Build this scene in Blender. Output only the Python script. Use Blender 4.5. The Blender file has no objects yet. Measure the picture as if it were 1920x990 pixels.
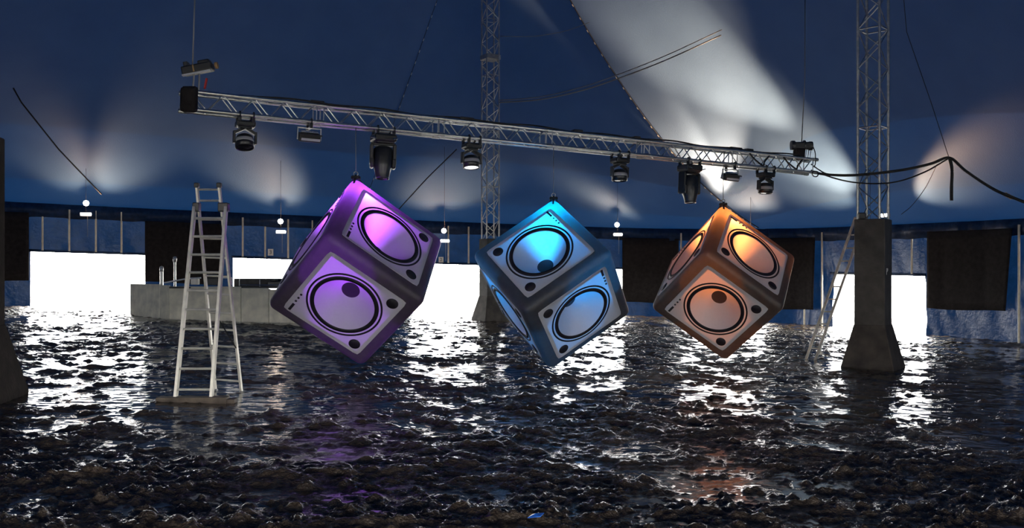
import bpy, bmesh, math, random
import numpy as np
from mathutils import Vector, Matrix

SC = bpy.context.scene
COL = SC.collection
random.seed(4)
RNG = np.random.default_rng(7)

# ------------------------------------------------------------------ camera
F, HOR, CAMZ = 1700.0, 512.0, 1.6          # focal length and horizon row for the 1920 x 990 frame
cam = bpy.data.cameras.new('camera')
cam.sensor_fit = 'HORIZONTAL'
cam.sensor_width = 36.0
cam.lens = 36.0 * F / 1920.0
cam.shift_y = (HOR - 495.0) / 1920.0
cam.clip_end = 600
cam_o = bpy.data.objects.new('camera', cam)
COL.objects.link(cam_o)
cam_o.location = (0, 0, CAMZ)
cam_o.rotation_euler = (math.pi / 2, 0, 0)
SC.camera = cam_o

# ------------------------------------------------------------------ sky, exposure
SKY = 26.0
world = bpy.data.worlds.new('overcast_sky')
SC.world = world
world.use_nodes = True
world.node_tree.nodes['Background'].inputs[0].default_value = (1.0, 0.985, 0.95, 1)
world.node_tree.nodes['Background'].inputs[1].default_value = SKY
SC.view_settings.view_transform = 'Standard'
SC.view_settings.look = 'None'
SC.view_settings.exposure = 0.0
SC.view_settings.gamma = 1.0
SC.view_settings.use_curve_mapping = False
try:
    SC.cycles.use_denoising = True
    SC.cycles.max_bounces = 8
    SC.cycles.diffuse_bounces = 4
    SC.cycles.sample_clamp_indirect = 6.0
except Exception:
    pass

CUBE_LAMP = {'purple': ((0.38, 0.06, 1.0), 215), 'blue': ((0.0, 0.34, 1.0), 225), 'orange': ((1.0, 0.25, 0.05), 150)}
FLOOD_W = 7.0

# ------------------------------------------------------------------ helpers
def gz(x, y):
    return -0.028 * max(-18.0, min(18.0, x))

def at(u, v, Y):
    return Vector(((u - 960.0) / F * Y, Y, CAMZ + (HOR - v) / F * Y))

def mat(name, color=(.5, .5, .5), rough=.5, metal=0.0, spec=.5, vary=0.0, vscale=8.0, bump=0.0, bscale=40.0,
        emit=None, estr=0.0, trans=None, coat=0.0):
    m = bpy.data.materials.new(name)
    m.use_nodes = True
    nt = m.node_tree
    b = nt.nodes['Principled BSDF']
    b.inputs['Base Color'].default_value = (*color, 1)
    b.inputs['Roughness'].default_value = rough
    b.inputs['Metallic'].default_value = metal
    b.inputs['Specular IOR Level'].default_value = spec
    b.inputs['Coat Weight'].default_value = coat
    if emit:
        b.inputs['Emission Color'].default_value = (*emit, 1)
        b.inputs['Emission Strength'].default_value = estr
    tc = nt.nodes.new('ShaderNodeTexCoord')
    if vary > 0:
        n = nt.nodes.new('ShaderNodeTexNoise')
        n.inputs['Scale'].default_value = vscale
        n.inputs['Detail'].default_value = 6
        nt.links.new(tc.outputs['Object'], n.inputs['Vector'])
        r = nt.nodes.new('ShaderNodeValToRGB')
        r.color_ramp.elements[0].position = .3
        r.color_ramp.elements[1].position = .7
        r.color_ramp.elements[0].color = (*[c * (1 - vary) for c in color], 1)
        r.color_ramp.elements[1].color = (*[min(1, c * (1 + vary)) for c in color], 1)
        nt.links.new(n.outputs['Fac'], r.inputs['Fac'])
        nt.links.new(r.outputs['Color'], b.inputs['Base Color'])
    if bump > 0:
        n2 = nt.nodes.new('ShaderNodeTexNoise')
        n2.inputs['Scale'].default_value = bscale
        n2.inputs['Detail'].default_value = 5
        nt.links.new(tc.outputs['Object'], n2.inputs['Vector'])
        bp = nt.nodes.new('ShaderNodeBump')
        bp.inputs['Strength'].default_value = bump
        bp.inputs['Distance'].default_value = .02
        nt.links.new(n2.outputs['Fac'], bp.inputs['Height'])
        nt.links.new(bp.outputs['Normal'], b.inputs['Normal'])
    if trans:
        t = nt.nodes.new('ShaderNodeBsdfTranslucent')
        t.inputs['Color'].default_value = (*trans, 1)
        a = nt.nodes.new('ShaderNodeAddShader')
        out = nt.nodes['Material Output']
        nt.links.new(b.outputs[0], a.inputs[0])
        nt.links.new(t.outputs[0], a.inputs[1])
        nt.links.new(a.outputs[0], out.inputs['Surface'])
    return m

M = {}
M['roof'] = mat('tent_roof_fabric', (.055, .096, .158), .55, spec=.12, vary=.10, vscale=.6, bump=.25, bscale=30, trans=(.00002, .00030, .0015))
M['roof_glow_band_upper'] = mat('eave_glow_fabric_mid', (.05, .094, .162), .52, spec=.14, vary=.1, vscale=.6, bump=.25, bscale=30, trans=(.00003, .00058, .0025))  # roof cloth with raised transmission, middle step of the imitated eave glow
M['roof_glow_band'] = mat('eave_glow_fabric', (.045, .092, .165), .5, spec=.15, vary=.1, vscale=.6, bump=.25, bscale=30, trans=(.00004, .0009, .0036))  # same cloth, strongest transmission, standing in for brighter light at the eave
M['wall'] = mat('blue_tarpaulin', (.009, .028, .080), .26, spec=.25, vary=.25, vscale=3, bump=.6, bscale=9, trans=(.0001, .0009, .0032))
M['valance'] = mat('blue_valance', (.010, .026, .075), .4, spec=.15, vary=.3, bump=.6, bscale=10, trans=(.00003, .0003, .0014))
M['drape'] = mat('black_drape_cloth', (.020, .017, .017), .9, spec=.15, vary=.3, bump=.3, bscale=60)
M['alu'] = mat('brushed_aluminium', (.62, .62, .60), .33, 1.0, vary=.12, vscale=20)
M['alu_dull'] = mat('weathered_aluminium', (.50, .50, .47), .42, 1.0, vary=.2, vscale=14)
M['steel'] = mat('galvanised_steel', (.45, .46, .45), .45, .9, vary=.2, vscale=18)
M['ladder'] = mat('ladder_aluminium', (.80, .76, .66), .42, .45, vary=.15, vscale=10)
M['pole'] = mat('painted_pole', (.55, .50, .40), .5, .2, vary=.15)
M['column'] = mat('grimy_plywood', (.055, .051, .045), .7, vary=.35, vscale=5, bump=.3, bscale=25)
M['column_dark'] = mat('dark_column_boards', (.018, .013, .011), .85, spec=.1, vary=.35, vscale=5, bump=.3, bscale=25)  # darker override of the column boards, used on the left tower
M['column_base'] = mat('mud_stained_concrete', (.042, .035, .028), .75, vary=.5, vscale=4, bump=.5, bscale=20)
M['black'] = mat('black_plastic', (.016, .016, .017), .42, vary=.2)
M['black_metal'] = mat('black_enamel', (.022, .022, .024), .35, .3, vary=.2)
M['grey'] = mat('grey_plastic', (.28, .28, .29), .45)
M['silver'] = mat('silver_trim', (.75, .75, .75), .25, .9)
M['white_strip'] = mat('white_reflector', (.8, .8, .8), .3)
M['red'] = mat('red_sling', (.45, .03, .03), .7)
M['amber'] = mat('tan_label', (.35, .2, .07), .6)
M['lens'] = mat('dark_lens', (.02, .02, .025), .08, coat=.5)
M['lens_lit'] = mat('lit_lens', (.8, .8, .8), .2, emit=(1, .98, .95), estr=1.6)
M['lamp'] = mat('lit_tube', (.9, .9, .9), .3, emit=(1, .97, .9), estr=14)
M['rope'] = mat('dark_rope', (.015, .014, .013), .8)
M['wire'] = mat('steel_wire', (.22, .22, .22), .5, .6)
M['cord_pale'] = mat('pale_cord', (.45, .44, .40), .7)
M['counter'] = mat('counter_board', (.80, .76, .60), .55, vary=.22, vscale=3.5, bump=.15, bscale=15)
M['counter_dark'] = mat('dark_worktop', (.03, .028, .025), .5, vary=.3)
M['wood'] = mat('muddy_timber', (.13, .10, .075), .7, vary=.4, vscale=6, bump=.4, bscale=30)
M['paper'] = mat('paper_white', (.88, .84, .76), .7)
M['ink'] = mat('black_ink', (.01, .01, .01), .6)
M['scrap'] = mat('blue_plastic_scrap', (.03, .18, .75), .3)
M['panel'] = mat('white_speaker_panel', (.52, .51, .53), .55, spec=.3, vary=.03, vscale=30, trans=(.22, .22, .22))
M['cone'] = mat('white_speaker_cone', (.48, .47, .5), .6, spec=.25, vary=.03, vscale=30, trans=(.26, .26, .26))
M['print'] = mat('dark_printed_ring', (.014, .012, .018), .6, spec=.3, trans=(.012, .012, .012))
M['shell'] = mat('black_inflatable_fabric', (.045, .04, .038), .5, spec=.4, vary=.2, vscale=12, bump=.2, bscale=14, trans=(.03, .03, .03))
M['outside'] = mat('pale_trampled_straw', (.60, .59, .55), .9, vary=.15, vscale=.7)
M['door_hazy'] = None

def mud_material():
    m = bpy.data.materials.new('wet_mud')
    m.use_nodes = True
    nt = m.node_tree
    b = nt.nodes['Principled BSDF']
    tc = nt.nodes.new('ShaderNodeTexCoord')
    at_ = nt.nodes.new('ShaderNodeAttribute')
    at_.attribute_name = 'water'
    n = nt.nodes.new('ShaderNodeTexNoise')
    n.inputs['Scale'].default_value = 2.2
    n.inputs['Detail'].default_value = 8
    nt.links.new(tc.outputs['Object'], n.inputs['Vector'])
    r = nt.nodes.new('ShaderNodeValToRGB')
    r.color_ramp.elements[0].position = .35
    r.color_ramp.elements[1].position = .7
    r.color_ramp.elements[0].color = (.042, .030, .020, 1)
    r.color_ramp.elements[1].color = (.10, .072, .046, 1)
    nt.links.new(n.outputs['Fac'], r.inputs['Fac'])
    nt.links.new(r.outputs['Color'], b.inputs['Base Color'])
    mr = nt.nodes.new('ShaderNodeMapRange')
    mr.inputs['To Min'].default_value = .25
    mr.inputs['To Max'].default_value = .05
    nt.links.new(at_.outputs['Fac'], mr.inputs['Value'])
    nt.links.new(mr.outputs[0], b.inputs['Roughness'])
    b.inputs['Specular IOR Level'].default_value = .5
    n2 = nt.nodes.new('ShaderNodeTexNoise')
    n2.inputs['Scale'].default_value = 55
    n2.inputs['Detail'].default_value = 6
    nt.links.new(tc.outputs['Object'], n2.inputs['Vector'])
    mr2 = nt.nodes.new('ShaderNodeMapRange')
    mr2.inputs['To Min'].default_value = .85
    mr2.inputs['To Max'].default_value = .05
    nt.links.new(at_.outputs['Fac'], mr2.inputs['Value'])
    bp = nt.nodes.new('ShaderNodeBump')
    bp.inputs['Distance'].default_value = .03
    nt.links.new(mr2.outputs[0], bp.inputs['Strength'])
    nt.links.new(n2.outputs['Fac'], bp.inputs['Height'])
    nt.links.new(bp.outputs['Normal'], b.inputs['Normal'])
    return m
M['mud'] = mud_material()

def obj(name, data, material=None, parent=None, loc=None, rot=None, mw=None):
    o = bpy.data.objects.new(name, data)
    COL.objects.link(o)
    if material is not None and data is not None:
        if not data.materials:
            data.materials.append(material)
    if parent is not None:
        o.parent = parent
    if mw is not None:
        o.matrix_local = mw
    if loc is not None:
        o.location = loc
    if rot is not None:
        o.rotation_euler = rot
    return o

def thing(name, label, cat, loc=(0, 0, 0), rotz=0.0, group=None, mw=None):
    o = bpy.data.objects.new(name, None)
    COL.objects.link(o)
    o.empty_display_size = .1
    if mw is not None:
        o.matrix_world = mw
    else:
        o.location = loc
        o.rotation_euler = (0, 0, rotz)
    o['label'] = label
    o['category'] = cat
    if group:
        o['group'] = group
    return o

def tag(o, label, cat, group=None):
    o['label'] = label
    o['category'] = cat
    if group:
        o['group'] = group
    return o

def structure(o):
    o['kind'] = 'structure'
    return o

def me_from_bm(bm, name='mesh', smooth=False):
    bmesh.ops.recalc_face_normals(bm, faces=bm.faces)
    me = bpy.data.meshes.new(name)
    bm.to_mesh(me)
    bm.free()
    if smooth:
        me.polygons.foreach_set('use_smooth', [True] * len(me.polygons))
    return me

def me_from_np(verts, faces, name='mesh', smooth=True):
    me = bpy.data.meshes.new(name)
    me.from_pydata([tuple(v) for v in verts], [], [tuple(f) for f in faces])
    if smooth:
        me.polygons.foreach_set('use_smooth', [True] * len(me.polygons))
    me.update()
    return me

def add_box(bm, c, s, R=None, bevel=0.0):
    r = bmesh.ops.create_cube(bm, size=1)
    vs = r['verts']
    for v in vs:
        v.co = Vector((v.co.x * s[0], v.co.y * s[1], v.co.z * s[2]))
    if bevel > 0:
        es = list({e for v in vs for e in v.link_edges})
        rb = bmesh.ops.bevel(bm, geom=es, offset=bevel, segments=2, affect='EDGES', profile=.5)
        vs = list({v for f in rb['faces'] for v in f.verts} | {v for v in vs if v.is_valid})
    for v in vs:
        co = v.co
        if R is not None:
            co = R @ co
        v.co = co + Vector(c)
    return vs

def add_tube(bm, a, b, r, seg=8, r2=None, cap=True):
    a, b = Vector(a), Vector(b)
    d = b - a
    L = d.length
    rr = bmesh.ops.create_cone(bm, cap_ends=cap, segments=seg, radius1=r, radius2=r if r2 is None else r2, depth=L)
    q = Vector((0, 0, 1)).rotation_difference(d.normalized())
    for v in rr['verts']:
        v.co = q @ v.co + (a + b) / 2

def box_me(s, bevel=0.0, name='box'):
    bm = bmesh.new()
    add_box(bm, (0, 0, 0), s, bevel=bevel)
    return me_from_bm(bm, name)

def tube_me(a, b, r, seg=8, r2=None, name='tube', smooth=True):
    bm = bmesh.new()
    add_tube(bm, a, b, r, seg, r2)
    return me_from_bm(bm, name, smooth=False)

def lathe_me(prof, seg=24, name='lathe', axis='z'):
    """prof: list of (radius, height)"""
    vs, fs = [], []
    n = len(prof)
    for k in range(seg):
        t = 2 * math.pi * k / seg
        for r, h in prof:
            vs.append((r * math.cos(t), r * math.sin(t), h))
    for k in range(seg):
        k2 = (k + 1) % seg
        for i in range(n - 1):
            fs.append((k * n + i, k2 * n + i, k2 * n + i + 1, k * n + i + 1))
    bm = bmesh.new()
    bv = [bm.verts.new(v) for v in vs]
    for f in fs:
        try:
            bm.faces.new([bv[i] for i in f])
        except ValueError:
            pass
    bmesh.ops.remove_doubles(bm, verts=bm.verts, dist=1e-5)
    return me_from_bm(bm, name, smooth=True)

def path_me(pts, r, seg=6, name='path'):
    pts = [Vector(p) for p in pts]
    vs, fs = [], []
    up = Vector((0, 0, 1))
    for i, p in enumerate(pts):
        d = (pts[min(i + 1, len(pts) - 1)] - pts[max(i - 1, 0)]).normalized()
        a = d.cross(up)
        if a.length < 1e-3:
            a = d.cross(Vector((1, 0, 0)))
        a.normalize()
        b = d.cross(a)
        for k in range(seg):
            t = 2 * math.pi * k / seg
            vs.append(p + a * (r * math.cos(t)) + b * (r * math.sin(t)))
    for i in range(len(pts) - 1):
        for k in range(seg):
            k2 = (k + 1) % seg
            fs.append((i * seg + k, i * seg + k2, (i + 1) * seg + k2, (i + 1) * seg + k))
    fs.append(tuple(range(seg)))
    fs.append(tuple(range((len(pts) - 1) * seg, len(pts) * seg)))
    bm = bmesh.new()
    bv = [bm.verts.new(v) for v in vs]
    for f in fs:
        bm.faces.new([bv[i] for i in f])
    return me_from_bm(bm, name, smooth=True)

def sag(a, b, drop, n=24):
    a, b = Vector(a), Vector(b)
    return [a.lerp(b, i / n) - Vector((0, 0, 4 * drop * (i / n) * (1 - i / n))) for i in range(n + 1)]

def curve_pts(ps, n=8):
    """Catmull-Rom through ps"""
    ps = [Vector(p) for p in ps]
    q = [ps[0] * 2 - ps[1]] + ps + [ps[-1] * 2 - ps[-2]]
    out = []
    for i in range(1, len(q) - 2):
        for k in range(n):
            t = k / n
            p0, p1, p2, p3 = q[i - 1], q[i], q[i + 1], q[i + 2]
            out.append(.5 * ((2 * p1) + (p2 - p0) * t + (2 * p0 - 5 * p1 + 4 * p2 - p3) * t * t + (3 * p1 - p0 - 3 * p2 + p3) * t ** 3))
    out.append(ps[-1])
    return out

# value noise on numpy arrays
_TAB = RNG.random((256, 256))
def vnoise(x, y):
    xi, yi = np.floor(x).astype(int), np.floor(y).astype(int)
    fx, fy = x - xi, y - yi
    fx = fx * fx * (3 - 2 * fx)
    fy = fy * fy * (3 - 2 * fy)
    a = _TAB[xi & 255, yi & 255]; b = _TAB[(xi + 1) & 255, yi & 255]
    c = _TAB[xi & 255, (yi + 1) & 255]; d = _TAB[(xi + 1) & 255, (yi + 1) & 255]
    return (a * (1 - fx) + b * fx) * (1 - fy) + (c * (1 - fx) + d * fx) * fy
def fbm(x, y, o=4):
    s, a, t = 0, .5, 0
    for i in range(o):
        s = s + a * vnoise(x * 2 ** i + 17.3 * i, y * 2 ** i + 9.1 * i)
        t += a
        a *= .5
    return s / t

# ------------------------------------------------------------------ wall ring (the tent's oval plan)
RING0 = [(-27, 5), (-26, 18), (-22.5, 27.5), (-15.7, 31.6), (-9, 34.0), (-2.1, 35.8), (5.2, 36.6), (9.8, 34.3), (11.4, 32.4), (13.1, 29), (14.5, 25.7),
         (15.8, 20), (16.6, 10), (15.5, -2), (10, -10), (0, -13), (-12, -12), (-22, -6)]
def ring_build():
    P = [Vector((x, y)) for x, y in RING0]
    n = len(P)
    out = []
    for i in range(n):
        p0, p1, p2, p3 = P[i - 1], P[i], P[(i + 1) % n], P[(i + 2) % n]
        for k in range(40):
            t = k / 40
            out.append(.5 * ((2 * p1) + (p2 - p0) * t + (2 * p0 - 5 * p1 + 4 * p2 - p3) * t * t + (3 * p1 - p0 - 3 * p2 + p3) * t ** 3))
    return out
RING = ring_build()
RL = [0.0]
for i in range(len(RING)):
    RL.append(RL[-1] + (RING[(i + 1) % len(RING)] - RING[i]).length)
RTOT = RL[-1]
RXY = np.array([(p.x, p.y) for p in RING] + [(RING[0].x, RING[0].y)])
RLN = np.array(RL)
def rp(L):
    L = L % RTOT
    return Vector((float(np.interp(L, RLN, RXY[:, 0])), float(np.interp(L, RLN, RXY[:, 1]))))
def rin(L):
    """inward unit normal"""
    d = rp(L + .1) - rp(L - .1)
    d.normalize()
    n = Vector((d.y, -d.x))
    c = Vector((-4, 12)) - rp(L)
    return n if n.dot(c) > 0 else -n
def L_of_u(u):
    best, bl = 1e9, 0
    for i in range(len(RING)):
        p = RING[i]
        if p.y < 12:
            continue
        e = abs(960 + F * p.x / p.y - u)
        if e < best:
            best, bl = e, RL[i]
    lo, hi = bl - .5, bl + .5
    for _ in range(40):
        m = (lo + hi) / 2
        p = rp(m)
        if 960 + F * p.x / p.y < u:
            lo = m
        else:
            hi = m
    return (lo + hi) / 2
def L_of_xy(x, y):
    d = np.hypot(RXY[:, 0] - x, RXY[:, 1] - y)
    return float(RLN[int(np.argmin(d))])

EAVE, DOOR_H = 3.5, 1.9
OPEN_U = [(57, 272), (437, 612), (775, 945), (1050, 1170), (1287, 1432), (1560, 1733)]
OPENINGS = [(L_of_u(a), L_of_u(b)) for a, b in OPEN_U]
for x, y, w in ((15.9, -1, 4.5), (5, -11.8, 9.0), (-11, -12.2, 7.0)):
    l = L_of_xy(x, y)
    OPENINGS.append((l - w / 2, l + w / 2))
def is_open(L):
    for a, b in OPENINGS:
        for k in (-RTOT, 0, RTOT):
            if a <= L + k <= b:
                return True
    return False

# daylight portals in the open bays (they only guide the sky's own light)
for a, b in OPENINGS:
    l = (a + b) / 2
    p, n = rp(l), rin(l)
    ld = bpy.data.lights.new('daylight_portal', 'AREA')
    ld.shape = 'RECTANGLE'
    ld.size = b - a + .3
    ld.size_y = DOOR_H + .2
    ld.cycles.is_portal = True
    lo = bpy.data.objects.new('daylight_portal', ld)
    COL.objects.link(lo)
    q = p - n * .25
    lo.location = (q.x, q.y, gz(p.x, p.y) + DOOR_H / 2)
    lo.rotation_euler = Vector((n.x, n.y, 0)).to_track_quat('-Z', 'Z').to_euler()

# ------------------------------------------------------------------ ground
def build_mud():
    NR, NC = 880, 860
    Y = 4.7 * (41.0 / 4.7) ** np.linspace(0, 1, NR)
    w = np.linspace(-1, 1, NC)
    YY, WW = np.meshgrid(Y, w, indexing='ij')
    XX = WW * (YY * .64 + 1.2)
    base = -0.028 * np.clip(XX, -18, 18)
    # churned lumps, ruts and puddles
    wx = XX + .5 * fbm(XX * .8, YY * .8, 2)
    wy = YY + .5 * fbm(XX * .8 + 40, YY * .8 + 11, 2)
    big = fbm(wx * .45 + 3, wy * .6 + 5, 3) - .5
    mid = fbm(wx * 2.4, wy * 3.0, 3) - .5
    clod = np.clip(fbm(wx * 4.6 + 30, wy * 5.2 + 7, 3) - .47, 0, 1)
    fine = fbm(XX * 12 + 5, YY * 13 + 2, 3) - .5
    grit = fbm(XX * 30 + 15, YY * 30 + 22, 2) - .5
    rut = np.exp(-((YY - (7.6 + .22 * XX + .25 * np.sin(XX * .9))) / .45) ** 2) + .7 * np.exp(-((YY - (5.9 + .18 * XX)) / .3) ** 2)
    near = np.clip((9.0 + 2.4 * (fbm(XX * .4 + 21, YY * .4 + 4, 2) - .5) - YY) / 2.4, 0, 1)
    clod2 = np.clip(fbm(wx * 9 + 3, wy * 10 + 70, 3) - .46, 0, 1) + .5 * np.clip(fbm(wx * 19 + 13, wy * 20 + 7, 2) - .45, 0, 1)
    h = .06 * big + .05 * mid + .13 * (1 - .7 * near) * clod + .11 * near * clod2 + .045 * fine * (1 - .3 * near) + .012 * grit * (1 - .4 * near) + .03 * rut * near - .012
    lvl = .006 + .002 * near + .034 * (fbm(XX * .25 + 8, YY * .25 + 2, 2) - .5)
    wat = np.clip((lvl - h) / .012, 0, 1)
    rip = .010 * (fbm(XX * 6 + 60, YY * 9, 3) - .5) + .004 * (fbm(XX * 16, YY * 22 + 60, 2) - .5)
    rip = rip * np.clip(1.1 - near, .3, 1)
    z = base + np.where(h < lvl, lvl + rip * wat + .12 * (h - lvl), h)
    V = np.stack([XX, YY, z], -1).reshape(-1, 3)
    i = np.arange(NR - 1)[:, None] * NC + np.arange(NC - 1)[None, :]
    Fc = np.stack([i, i + 1, i + NC + 1, i + NC], -1).reshape(-1, 4)
    me = bpy.data.meshes.new('mud')
    me.vertices.add(len(V)); me.vertices.foreach_set('co', V.astype(np.float32).ravel())
    me.loops.add(Fc.size); me.loops.foreach_set('vertex_index', Fc.astype(np.int32).ravel())
    me.polygons.add(len(Fc)); me.polygons.foreach_set('loop_start', (np.arange(len(Fc)) * 4).astype(np.int32))
    me.polygons.foreach_set('loop_total', np.full(len(Fc), 4, dtype=np.int32))
    me.polygons.foreach_set('use_smooth', np.ones(len(Fc), dtype=bool))
    me.update(calc_edges=True)
    a = me.attributes.new('water', 'FLOAT', 'POINT')
    a.data.foreach_set('value', wat.astype(np.float32).ravel())
    return me
floor = structure(obj('floor', build_mud(), M['mud']))

def plane_grid(x0, x1, y0, y1, nx, ny, dz):
    vs, fs = [], []
    for j in range(ny + 1):
        for i in range(nx + 1):
            x = x0 + (x1 - x0) * i / nx
            y = y0 + (y1 - y0) * j / ny
            vs.append((x, y, gz(x, y) + dz))
    for j in range(ny):
        for i in range(nx):
            k = j * (nx + 1) + i
            fs.append((k, k + 1, k + nx + 2, k + nx + 1))
    return vs, fs
vs, fs = plane_grid(-29, 19, -15, 40, 96, 4, -.16)
mud_base = structure(obj('floor_underlay', me_from_np(vs, fs, 'underlay'), M['mud']))
vs, fs = plane_grid(-140, 140, -120, 160, 280, 4, -.24)
ground_out = structure(obj('ground_outside', me_from_np(vs, fs, 'outside'), M['outside']))

# ------------------------------------------------------------------ tent roof
P1, P2, P3 = Vector((-.8, 30, 15.6)), Vector((6.8, 17.1, 15.0)), Vector((-6.14, 10.3, 15.0))
# (wall x, wall y, apex, sag coefficient)
SEAMS = [
    (-26, 18, P3, .30),
    (-6.0, 34.9, P1, .05), (9.6, 34.4, P1 + Vector((.15, .1, .3)), .65), (13.1, 29, P1 + Vector((.3, -.1, 0)), -.30),
    (15.8, 20, P2, .25), (16.5, 8, P2 + Vector((0, -1, -.3)), .25), (12, -7.5, P2.lerp(P3, .3) - Vector((0, 2, 1.2)), .2),
    (-2, -13, P2.lerp(P3, .65) - Vector((0, 2, 1.2)), .2), (-20, -8, P3 - Vector((.3, 1, 0)), .2), (-26.9, 6, P3 - Vector((.5, 0, 0)), .25)]
def seam_pt(k, t):
    x, y, A, c = SEAMS[k]
    l = L_of_xy(x, y)
    p = rp(l)
    e = gz(p.x, p.y) + EAVE
    g = (1 - c) * t + c * t * t
    return Vector((p.x + (A.x - p.x) * t, p.y + (A.y - p.y) * t, e + (A.z - e) * g))
BULGE = [.5, .8, .7, .5, .4, .4, .4, .4, .4, .4]
ceiling_me = None
cap = [SEAMS[k][2] for k in range(len(SEAMS))]
bm = bmesh.new()
cvs = []
for p in cap:
    if not cvs or (cvs[-1].co - p).length > 1e-3:
        cvs.append(bm.verts.new(p))
cc = bm.verts.new((0.5, 19, 13.2))
for i in range(len(cvs)):
    try:
        bm.faces.new((cvs[i], cvs[(i + 1) % len(cvs)], cc))
    except ValueError:
        pass
ceiling = structure(obj('ceiling', me_from_bm(bm, 'roof_crown'), M['roof']))

def roof_sector(k, j0, j1):
    k2 = (k + 1) % len(SEAMS)
    x0, y0, A0, c0 = SEAMS[k]
    x1, y1, A1, c1 = SEAMS[k2]
    l0, l1 = L_of_xy(x0, y0), L_of_xy(x1, y1)
    if l1 < l0:
        l1 += RTOT
    NS, NT = max(14, int((l1 - l0) / .4)), 30
    vs, fs = [], []
    for i in range(NS + 1):
        s = i / NS
        p = rp(l0 + (l1 - l0) * s)
        A = A0.lerp(A1, s)
        c = c0 + (c1 - c0) * s
        e = gz(p.x, p.y) + EAVE
        for j in range(NT + 1):
            t = j / NT
            g = (1 - c) * t + c * t * t
            bulge = BULGE[k] * math.sin(math.pi * s) ** .8 * 4 * t * (1 - t) * (1 - .3 * t)
            z = e + (A.z - e) * g + bulge + .03 * math.sin(p.x * 3 + t * 9) * t * (1 - t)
            vs.append((p.x + (A.x - p.x) * t, p.y + (A.y - p.y) * t, z))
    for i in range(NS):
        for j in range(j0, j1):
            a = i * (NT + 1) + j
            fs.append((a, a + 1, a + NT + 2, a + NT + 1))
    used = sorted({i for f in fs for i in f})
    re_ = {v: n for n, v in enumerate(used)}
    return me_from_np([vs[i] for i in used], [[re_[i] for i in f] for f in fs], 'roof_panel')
for k in range(len(SEAMS)):
    obj('roof_panel', roof_sector(k, 6, 30), M['roof'], ceiling)
    obj('roof_glow_band', roof_sector(k, 2, 6), M['roof_glow_band_upper'], ceiling)  # eave brightening put into the cloth in two steps, upper one first
    obj('roof_glow_band', roof_sector(k, 0, 2), M['roof_glow_band'], ceiling)

# seam ropes with their lacing toggles (only on the seams the photograph shows)
def seam_rope(k, t0, t1, r=.018):
    pts = [seam_pt(k, t0 + (t1 - t0) * i / 40) - Vector((0, 0, .06)) for i in range(41)]
    o = obj('seam_rope', path_me(pts, r, 6), M['rope'], ceiling)
    bm = bmesh.new()
    n = int(sum((pts[i + 1] - pts[i]).length for i in range(40)) / .42)
    for i in range(n):
        t = t0 + (t1 - t0) * (i + .5) / n
        a, b = seam_pt(k, t), seam_pt(k, t + .004)
        d = (b - a).normalized()
        c = a - Vector((0, 0, .1))
        add_tube(bm, c - d * .045, c + d * .045, .014, 6)
    o2 = obj('lacing_toggles', me_from_bm(bm, 'toggles'), M['cord_pale'], ceiling)
    o2['kind'] = 'stuff'
for k in (1, 2):
    seam_rope(k, .03, .9, .010 if k == 1 else .018)

# ------------------------------------------------------------------ tent walls
def wall_sheet(name, l0, l1, parent=None):
    """one run of wall cloth from ring length l0 to l1, bays left open up to DOOR_H"""
    cuts = sorted({l0, l1} | {x for ab in OPENINGS for x in ab for x in (x, x + RTOT, x - RTOT) if l0 < x < l1})
    Ls = []
    for a, b in zip(cuts[:-1], cuts[1:]):
        n = max(1, int((b - a) / .14))
        Ls += [a + (b - a) * i / n for i in range(n)]
    Ls.append(cuts[-1])
    H = [0, .12, .25, .4, .55, .7, .9, 1.1, 1.3, 1.5, 1.7, DOOR_H, 2.1, 2.3, 2.6, 2.9, 3.2, EAVE]
    L_ = np.array(Ls)[:, None] + np.zeros(len(H))[None, :]
    H_ = np.zeros(len(Ls))[:, None] + np.array(H)[None, :]
    d = .16 * (fbm(L_ * 1.5 + .6 * H_, H_ * .35 + 3, 3) - .5) + .13 * (fbm(L_ * 4.5 + 2.2 * H_, H_ * 1.1, 3) - .5)
    d = d * np.clip((EAVE - H_) / 1.2, .15, 1)
    bm = bmesh.new()
    V = {}
    def vert(i, j):
        if (i, j) not in V:
            p, n = rp(Ls[i]), rin(Ls[i])
            q = p - n * .08 + n * float(d[i, j])
            V[(i, j)] = bm.verts.new((q.x, q.y, gz(p.x, p.y) + H[j] - (.12 if j == 0 else 0)))
        return V[(i, j)]
    jd = H.index(DOOR_H)
    for i in range(len(Ls) - 1):
        op = is_open((Ls[i] + Ls[i + 1]) / 2)
        for j in range(len(H) - 1):
            if op and j < jd:
                continue
            bm.faces.new((vert(i, j), vert(i + 1, j), vert(i + 1, j + 1), vert(i, j + 1)))
    return structure(obj(name, me_from_bm(bm, name, smooth=True), M['wall'], parent))
LA, LB, LC = L_of_u(-330), L_of_u(1440), L_of_xy(16.0, 3)
wall_back = wall_sheet('wall_back', LA, LB)
wall_right = wall_sheet('wall_right', LB, LC)
wall_front = wall_sheet('wall_front', LC, L_of_xy(-22, -6))
wall_left = wall_sheet('wall_left', L_of_xy(-22, -6), LA + RTOT if LA < L_of_xy(-22, -6) else LA)

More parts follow.
